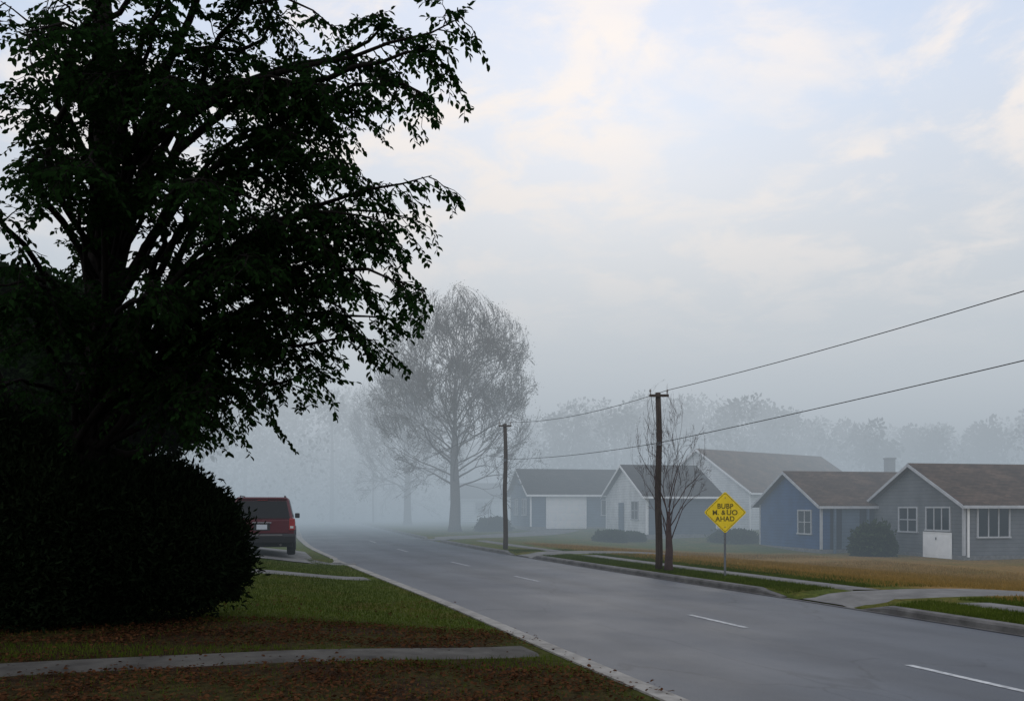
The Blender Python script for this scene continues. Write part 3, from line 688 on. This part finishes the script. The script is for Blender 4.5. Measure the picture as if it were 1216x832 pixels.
def sag(a, b, s, n=24): return [a.lerp(b,i/n)+Vector((0,0,-4*s*(i/n)*(1-i/n))) for i in range(n+1)]
def wire(name, pts, r, label):
    mb = MB(); mb.tube(pts, [r]*len(pts), 5); tag(mb.build(name, M['cable'], smooth=True), label, 'wire')
up = Vector((.22,-.107,.05)); 
wire('power_line', sag(Vector((14.0,-2.5,6.5)), t1+up, .42)[:-1]+sag(t1+up, t2+up, .22), .009, 'upper wire running from the nearer pole top across the sky')
wire('power_line', sag(t2+Vector((-.24,-.107,.05)), t3, .6), .011, 'thin wire running from the second pole away into the fog')
lo = -H1*.285
wire('telephone_cable', sag(Vector((14.0,-2.5,5.3)), t1+Vector((0,-.13,lo)), .18)[:-1]+sag(t1+Vector((0,-.13,lo)), t2+Vector((0,-.13,-H2*.285)), .10), .009, 'lower wire crossing the sky to the right of the bare tree')
wire('service_wire', sag(t1+Vector((-.24,-.107,.05)), Vector((9.5,52.6,3.9)), .5), .007, 'thin service wire from the nearer pole to the dark roofed house')

# ------------------------------------------------------------------ sign
def sign():
    Y = 20.7; x = W(861,Y); z = GX(x,Y); r = empty('road_sign', (x,Y,z), -.12); tag(r, 'yellow diamond warning sign with black lettering on a metal post', 'sign')
    zc = Zp(608,Y)-z; hd = .515
    mb = MB(); mb.box(-.025,.025,.0,.035,-.1,zc+.35); mb.build('post', M['metal'], r)
    def dia(h, y0, y1, rr=.045):
        pts = []
        for k in range(4):
            a = math.pi/2*k; cx, cz = (h-rr*1.41)*math.cos(a), (h-rr*1.41)*math.sin(a)
            for j in range(5):
                b = a-math.pi/4+math.pi/2*j/4; pts.append((cx+rr*math.cos(b), zc+cz+rr*math.sin(b)))
        return pts
    mb = MB(); mb.prism(dia(hd,0,0), 'y', -.012, -.002); f = mb.build('sign_face', M['yellow'], r)
    o = dia(hd-.03,0,0); i = dia(hd-.044,0,0); mb = MB(); n = len(o)
    for k in range(n):
        j = (k+1) % n; mb.face([(o[k][0],-.0145,o[k][1]),(o[j][0],-.0145,o[j][1]),(i[j][0],-.0145,i[j][1]),(i[k][0],-.0145,i[k][1])])
    mb.build('border', M['black'], f)
    for (txt, dx_, dz, sz, sx, rot) in (('BUBP',0,.155,.17,.95,.02),('M.',-.225,.0,.17,.95,-.03),('&',-.045,.005,.16,.95,.05),('UO',.165,.0,.175,1.0,.02),('AHAD',0,-.155,.17,.95,-.02)):
        cu = bpy.data.curves.new('txt','FONT'); cu.body = txt; cu.size = sz; cu.align_x = 'CENTER'; cu.offset = .003; cu.extrude = .001; cu.space_character = 1.03
        to = bpy.data.objects.new('t', cu); C.objects.link(to); bpy.context.view_layer.update()
        me = bpy.data.meshes.new_from_object(to); bpy.data.objects.remove(to)
        o2 = link('lettering', me, M['black'], f); o2.rotation_euler = (math.pi/2,rot,0); o2.scale = (sx,1,1); o2.location = (dx_,-.0155,zc+dz-.06)
    for dz in (.36,-.36):
        mb = MB(); mb.tube([Vector((0,-.012,zc+dz)),Vector((0,-.022,zc+dz))], [.014,.012], 8); mb.build('bolt', M['metal'], r)
sign()

# ------------------------------------------------------------------ car
def car():
    Y = 25.6; x = W(311,Y); z = GX(x,Y+1)+.028; h = math.atan2(.25,1)
    r = empty('parked_car', (x,Y,z), h); tag(r, 'dark red sport utility vehicle parked facing away beside the evergreen shrub', 'car')
    m, nt, N, L, P = nodes('red_car_paint'); P.inputs['Base Color'].default_value = (.085,.006,.013,1); P.inputs['Roughness'].default_value = .28; P.inputs['Coat Weight'].default_value = .2; P.inputs['Coat Roughness'].default_value = .15; P.inputs['Specular IOR Level'].default_value = .3
    nz = N.new('ShaderNodeTexNoise'); nz.inputs['Scale'].default_value = 5; mr = N.new('ShaderNodeMapRange'); mr.inputs[3].default_value = .32; mr.inputs[4].default_value = .5; L.new(nz.outputs[0], mr.inputs[0]); L.new(mr.outputs[0], P.inputs['Roughness'])
    red = m; blk = surf('black_plastic', (.02,.02,.022), None, .55); lampr = surf('tail_lamp_red', (.34,.010,.010), (.24,.008,.008), .2, spec=.5); lampw = surf('clear_lamp', (.6,.6,.6), None, .1, spec=.6)
    chrome = surf('chrome', (.5,.5,.52), None, .2, metal=1); tyre = surf('tyre_rubber', (.015,.015,.015), None, .85); platem = surf('plate', (.6,.64,.68), (.5,.53,.58), .4, 20)
    sil = surf('silver_cladding', (.16,.15,.15), (.11,.10,.10), .45); cg = surf('tinted_glass', (.008,.009,.011), None, .15, spec=.15)
    hw = .96
    prof = [(.0,.50),(-.02,.80),(.02,1.13),(3.55,1.13),(4.7,1.02),(4.9,.86),(4.92,.5)]
    mb = MB(); n = len(prof)
    for sx, sc in ((-1,1),(1,1)):
        for (py, pz) in prof: mb.v.append((sx*hw*(1 if pz < 1.1 else .965), py, pz))
    mb.f.append(list(range(n))); mb.f.append([n+i for i in range(n)][::-1])
    for i in range(n): j = (i+1) % n; mb.f.append([i,j,n+j,n+i])
    body = mb.build('body', red, r, bevel=.05, seg=3)
    mb = MB(); mb.hexa([(-.925,.03,1.125),(.925,.03,1.125),(.925,3.75,1.125),(-.925,3.75,1.125)], [(-.77,.30,1.80),(.77,.30,1.80),(.77,2.95,1.80),(-.77,2.95,1.80)])
    mb.build('roof_and_pillars', red, r, bevel=.055, seg=3)
    def quadpanel(name, c, mat, par, out, thick=.02):
        o = Vector(out).normalized(); mb = MB(); lo = [tuple(Vector(p)+o*.004) for p in c]; hi = [tuple(Vector(p)+o*(.004+thick)) for p in c]; mb.hexa(lo, hi); return mb.build(name, mat, par, bevel=.006, seg=1)
    def rp(u, w_):
        hwid = .925+( .77-.925)*w_; return (u*hwid, .03+.27*w_, 1.125+.675*w_)
    nrm = (0,-.675,.27)
    gl = quadpanel('rear_window', [rp(-.90,.06),rp(.90,.06),rp(.90,.84),rp(-.90,.84)], cg, r, nrm, .012)
    quadpanel('rear_spoiler', [rp(-.93,.90),rp(.93,.90),rp(.93,.985),rp(-.93,.985)], red, r, nrm, .07)
    quadpanel('brake_light', [rp(-.2,.86),rp(.2,.86),rp(.2,.89),rp(-.2,.89)], lampr, r, nrm, .03)
    mb = MB(); p = Vector(rp(0,.06)); mb.tube([p+Vector((0,-.03,0)), Vector(rp(-.4,.22))+Vector((0,-.03,.01))], [.012,.006], 5); mb.build('wiper', blk, gl)
    for sx in (-1,1):
        def sp(v, w_): hwid = .925+(.77-.925)*w_; y0 = .03+.27*w_; y1 = 3.75-.8*w_; return (sx*hwid, y0+(y1-y0)*v, 1.125+.675*w_)
        for (a,b) in ((.07,.27),(.31,.57),(.61,.84)):
            c = [sp(a,.12),sp(b,.12),sp(b,.86),sp(a,.86)]
            if sx < 0: c = c[::-1]
            quadpanel('side_window', c, cg, r, (sx*.675,0,.155), .008)
        mb = MB(); xa = sx*.80; xb = sx*.975
        mb.box(min(xa,xb),max(xa,xb),-.045,.16,.80,1.16); tl = mb.build('tail_light', lampr, r, bevel=.02)
        mb = MB(); xa = sx*.83; xb = sx*.93; mb.box(min(xa,xb),max(xa,xb),-.052,-.044,.86,.93); mb.build('reversing_lamp', lampw, tl)
        mb = MB(); xa = sx*.62; xb = sx*.90; mb.box(min(xa,xb),max(xa,xb),4.84,4.96,.72,.9); mb.build('headlight', lampw, r, bevel=.02)
        mb = MB(); xa = sx*.95; xb = sx*1.11; mb.box(min(xa,xb),max(xa,xb),3.2,3.32,1.14,1.31); mb.build('wing_mirror', blk, r, bevel=.03)
        mb = MB(); mb.tube([Vector((sx*.66,.5,1.83)),Vector((sx*.66,.6,1.86)),Vector((sx*.66,2.6,1.86)),Vector((sx*.66,2.7,1.83))], [.018]*4, 6); mb.build('roof_rail', blk, r)
        mb = MB(); xa = sx*.945; xb = sx*.985; mb.box(min(xa,xb),max(xa,xb),1.3,3.5,.40,.56); mb.build('side_step', sil, r, bevel=.01)
        for yy in (.98,4.0):
            mb = MB(); pts = []; xa = sx*.955; 
            for k in range(13): t = math.pi*k/12; pts.append(Vector((xa, yy+.43*math.cos(t), .42+.42*math.sin(t))))
            mb.tube(pts, [.035]*13, 6); mb.build('wheel_arch', blk, r)
            w = empty('wheel', (sx*.85,yy,.37)); w.parent = r
            mb = MB(); ring = [(-.125,.26),(-.13,.33),(-.09,.37),(.09,.37),(.13,.33),(.125,.26)]; K = 28
            for k in range(K):
                t = 2*math.pi*k/K
                for (a,b) in ring: mb.v.append((a, b*math.cos(t), b*math.sin(t)))
            for k in range(K):
                for q in range(6): a = k*6+q; b = k*6+(q+1) % 6; c = ((k+1) % K)*6; mb.f.append([a,b,c+(q+1) % 6,c+q])
            mb.build('tyre', tyre, w, smooth=True)
            mb = MB(); mb.tube([Vector((-.1,0,0)),Vector((.1,0,0))], [.262,.262], 24)
            for k in range(6):
                t = k*math.pi/3; c_, s_ = math.cos(t), math.sin(t); o_ = sx*.112
                mb.hexa([(sx*.101,-.03*s_,.03*c_),(sx*.101,.03*s_,-.03*c_),(sx*.101,.24*c_+.03*s_,.24*s_-.03*c_),(sx*.101,.24*c_-.03*s_,.24*s_+.03*c_)],[(o_,-.03*s_,.03*c_),(o_,.03*s_,-.03*c_),(o_,.24*c_+.03*s_,.24*s_-.03*c_),(o_,.24*c_-.03*s_,.24*s_+.03*c_)])
            mb.build('rim', sil, w)
    mb = MB(); mb.prism([(-.14,.42),(-.16,.62),(-.12,.70),(.02,.70),(.1,.42)], 'x', -.97, .97); bp = mb.build('rear_bumper', blk, r, bevel=.02)
    mb = MB(); mb.box(-.6,.6,-.165,-.150,.64,.685); mb.build('step_pad', sil, bp)
    mb = MB(); mb.prism([(4.85,.40),(4.99,.42),(5.02,.6),(4.95,.68),(4.85,.68)], 'x', -.96, .96); mb.build('front_bumper', blk, r, bevel=.02)
    mb = MB(); mb.box(-.80,.80,-.034,-.022,.72,1.10); tg = mb.build('tailgate', red, r, bevel=.008, seg=1)
    mb = MB(); mb.box(-.24,.24,-.040,-.0345,.80,1.0); mb.build('plate_recess', blk, tg)
    mb = MB(); mb.box(-.155,.155,-.050,-.041,.83,.98); mb.build('licence_plate', platem, tg)
    mb = MB(); mb.box(-.28,.28,-.062,-.041,1.015,1.05); mb.build('handle', chrome, tg, bevel=.005, seg=1)
    mb = MB(); mb.box(-.9,.9,.25,4.7,.28,.52); mb.build('underbody', blk, r)
    mb = MB(); mb.tube([Vector((.55,-.05,.36)),Vector((.55,.6,.36))], [.035,.035], 10); mb.build('exhaust', sil, r)
car()

# ------------------------------------------------------------------ fog volume enclosing the whole place
def fog():
    m = bpy.data.materials.new('fog'); m.use_nodes = True; nt = m.node_tree; N = nt.nodes; L = nt.links
    N.remove(N['Principled BSDF']); g = N.new('ShaderNodeNewGeometry'); sp = N.new('ShaderNodeSeparateXYZ'); L.new(g.outputs['Position'], sp.inputs[0])
    def mt(op, a, b):
        x = N.new('ShaderNodeMath'); x.operation = op
        for i, v in enumerate((a,b)):
            if isinstance(v, (int,float)): x.inputs[i].default_value = v
            else: L.new(v, x.inputs[i])
        return x.outputs[0]
    mr = N.new('ShaderNodeMapRange'); mr.inputs[1].default_value = 9; mr.inputs[2].default_value = 109; mr.inputs[3].default_value = 0; mr.inputs[4].default_value = 1; L.new(sp.outputs[1], mr.inputs[0])
    den = mt('MULTIPLY', mt('POWER', mr.outputs[0], 1.5), .105)
    de = mt('MULTIPLY', den, mt('EXPONENT', mt('MULTIPLY', sp.outputs[2], -1/13), 0))
    hm = N.new('ShaderNodeMapRange'); hm.inputs[1].default_value = 0; hm.inputs[2].default_value = 17; L.new(sp.outputs[2], hm.inputs[0])
    cx = N.new('ShaderNodeMix'); cx.data_type = 'RGBA'; cx.inputs[6].default_value = (.265,.325,.38,1); cx.inputs[7].default_value = (.56,.605,.65,1); L.new(hm.outputs[0], cx.inputs[0])  # glow colour stands in for scattered skylight, paler with height as better lit
    ab = N.new('ShaderNodeVolumeAbsorption'); ab.inputs[0].default_value = (0,0,0,1); L.new(de, ab.inputs[1])
    em = N.new('ShaderNodeEmission'); L.new(cx.outputs[2], em.inputs[0]); L.new(de, em.inputs[1])
    ad = N.new('ShaderNodeAddShader'); L.new(ab.outputs[0], ad.inputs[0]); L.new(em.outputs[0], ad.inputs[1]); L.new(ad.outputs[0], N['Material Output'].inputs['Volume'])
    try: m.cycles.volume_step_rate = .28
    except Exception as e: print('steprate', e)
    mb = MB(); mb.box(-260,260,-40,420,-9,60); tag(mb.build('fog', m), kind='structure')
fog()

# ------------------------------------------------------------------ world and sun
w = bpy.data.worlds.new('World'); S.world = w; w.use_nodes = True; nt = w.node_tree; N = nt.nodes; L = nt.links; bgn = N['Background']
tc = N.new('ShaderNodeTexCoord'); sp = N.new('ShaderNodeSeparateXYZ'); L.new(tc.outputs['Generated'], sp.inputs[0])
sky = N.new('ShaderNodeTexSky'); sky.sky_type = 'NISHITA'; sky.sun_disc = False; sky.sun_elevation = math.radians(24); sky.sun_rotation = math.radians(8)
def mth(op, a, b):
    x = N.new('ShaderNodeMath'); x.operation = op
    for i, v in enumerate((a,b)):
        if isinstance(v, (int,float)): x.inputs[i].default_value = v
        else: L.new(v, x.inputs[i])
    return x.outputs[0]
r = N.new('ShaderNodeValToRGB'); e = r.color_ramp.elements; L.new(sp.outputs[2], r.inputs[0])
e[0].position = 0; e[0].color = (.40,.46,.52,1); e[1].position = 1; e[1].color = (.42,.54,.76,1)
for p, c in ((.10,(.48,.54,.595)),(.20,(.55,.61,.68)),(.30,(.57,.65,.76)),(.42,(.54,.67,.87)),(.6,(.46,.60,.86))):
    q = e.new(p); q.color = (*c,1)
def dot(v, pw):
    vv = Vector(v).normalized(); d = N.new('ShaderNodeVectorMath'); d.operation = 'DOT_PRODUCT'; d.inputs[1].default_value = vv; L.new(tc.outputs['Generated'], d.inputs[0])
    return mth('POWER', mth('MAXIMUM', d.outputs['Value'], 0), pw)
glow = dot((.05,1,.36), 14)
back_fill = dot((-.5,-1,.45), 2)  # unseen glow behind the camera, added to brighten the white house fronts
dz = mth('ADD', sp.outputs[2], .20)
cb = N.new('ShaderNodeCombineXYZ'); L.new(mth('DIVIDE', sp.outputs[0], dz), cb.inputs[0]); L.new(mth('DIVIDE', sp.outputs[1], dz), cb.inputs[1])
def cloud(rot, sc, scale, lo, hi, loc, dist=.3, rough=.55):
    mp = N.new('ShaderNodeMapping'); mp.inputs['Rotation'].default_value = (0,0,rot); mp.inputs['Scale'].default_value = sc; mp.inputs['Location'].default_value = loc; L.new(cb.outputs[0], mp.inputs[0])
    cn = N.new('ShaderNodeTexNoise'); cn.inputs['Scale'].default_value = scale; cn.inputs['Detail'].default_value = 9; cn.inputs['Roughness'].default_value = rough; cn.inputs['Distortion'].default_value = dist; L.new(mp.outputs[0], cn.inputs['Vector'])
    cr = N.new('ShaderNodeMapRange'); cr.interpolation_type = 'SMOOTHSTEP'; cr.inputs[1].default_value = lo; cr.inputs[2].default_value = hi; L.new(cn.outputs[0], cr.inputs[0]); return cr.outputs[0]
big = cloud(.7, (1,1.2,1), 1.0, .32, .52, (1.3,.4,0)); small = cloud(.7, (1,1.1,1), 4.6, .42, .62, (4.1,2.2,0), .3, .60)
el = N.new('ShaderNodeMapRange'); el.inputs[1].default_value = .08; el.inputs[2].default_value = .26; L.new(sp.outputs[2], el.inputs[0])
cm = mth('MULTIPLY', mth('MULTIPLY', mth('MULTIPLY', mth('ADD', mth('MULTIPLY', small, .8), .2), big), el.outputs[0]), .98)
gm = N.new('ShaderNodeMix'); gm.data_type = 'RGBA'; gm.blend_type = 'ADD'; gm.inputs[7].default_value = (.22,.17,.12,1); L.new(glow, gm.inputs[0]); L.new(r.outputs[0], gm.inputs[6])
gb = N.new('ShaderNodeMix'); gb.data_type = 'RGBA'; gb.blend_type = 'ADD'; gb.inputs[7].default_value = (.62,.62,.63,1); L.new(back_fill, gb.inputs[0]); L.new(gm.outputs[2], gb.inputs[6])
cmx = N.new('ShaderNodeMix'); cmx.data_type = 'RGBA'; cmx.inputs[7].default_value = (1.0,.91,.85,1); L.new(gb.outputs[2], cmx.inputs[6]); L.new(cm, cmx.inputs[0])
sk = N.new('ShaderNodeMix'); sk.data_type = 'RGBA'; sk.blend_type = 'ADD'; sk.inputs[0].default_value = .006; L.new(cmx.outputs[2], sk.inputs[6]); L.new(sky.outputs[0], sk.inputs[7])
L.new(sk.outputs[2], bgn.inputs[0]); bgn.inputs[1].default_value = 1.0
sd = bpy.data.lights.new('sun', 'SUN'); sd.energy = .5; sd.angle = math.radians(20); sd.color = (1,.93,.85); so = bpy.data.objects.new('sun', sd); C.objects.link(so)
so.rotation_euler = Vector((-.12,-1,-.45)).to_track_quat('-Z','Y').to_euler()
cd = bpy.data.cameras.new('camera'); co = bpy.data.objects.new('camera', cd); C.objects.link(co); co.location = (0,0,EYE); co.rotation_euler = (math.pi/2,0,0)
cd.lens = 36*F/1216; cd.sensor_width = 36; cd.shift_y = (HY-416)/1216; cd.clip_end = 5000; cd.clip_start = .05; S.camera = co
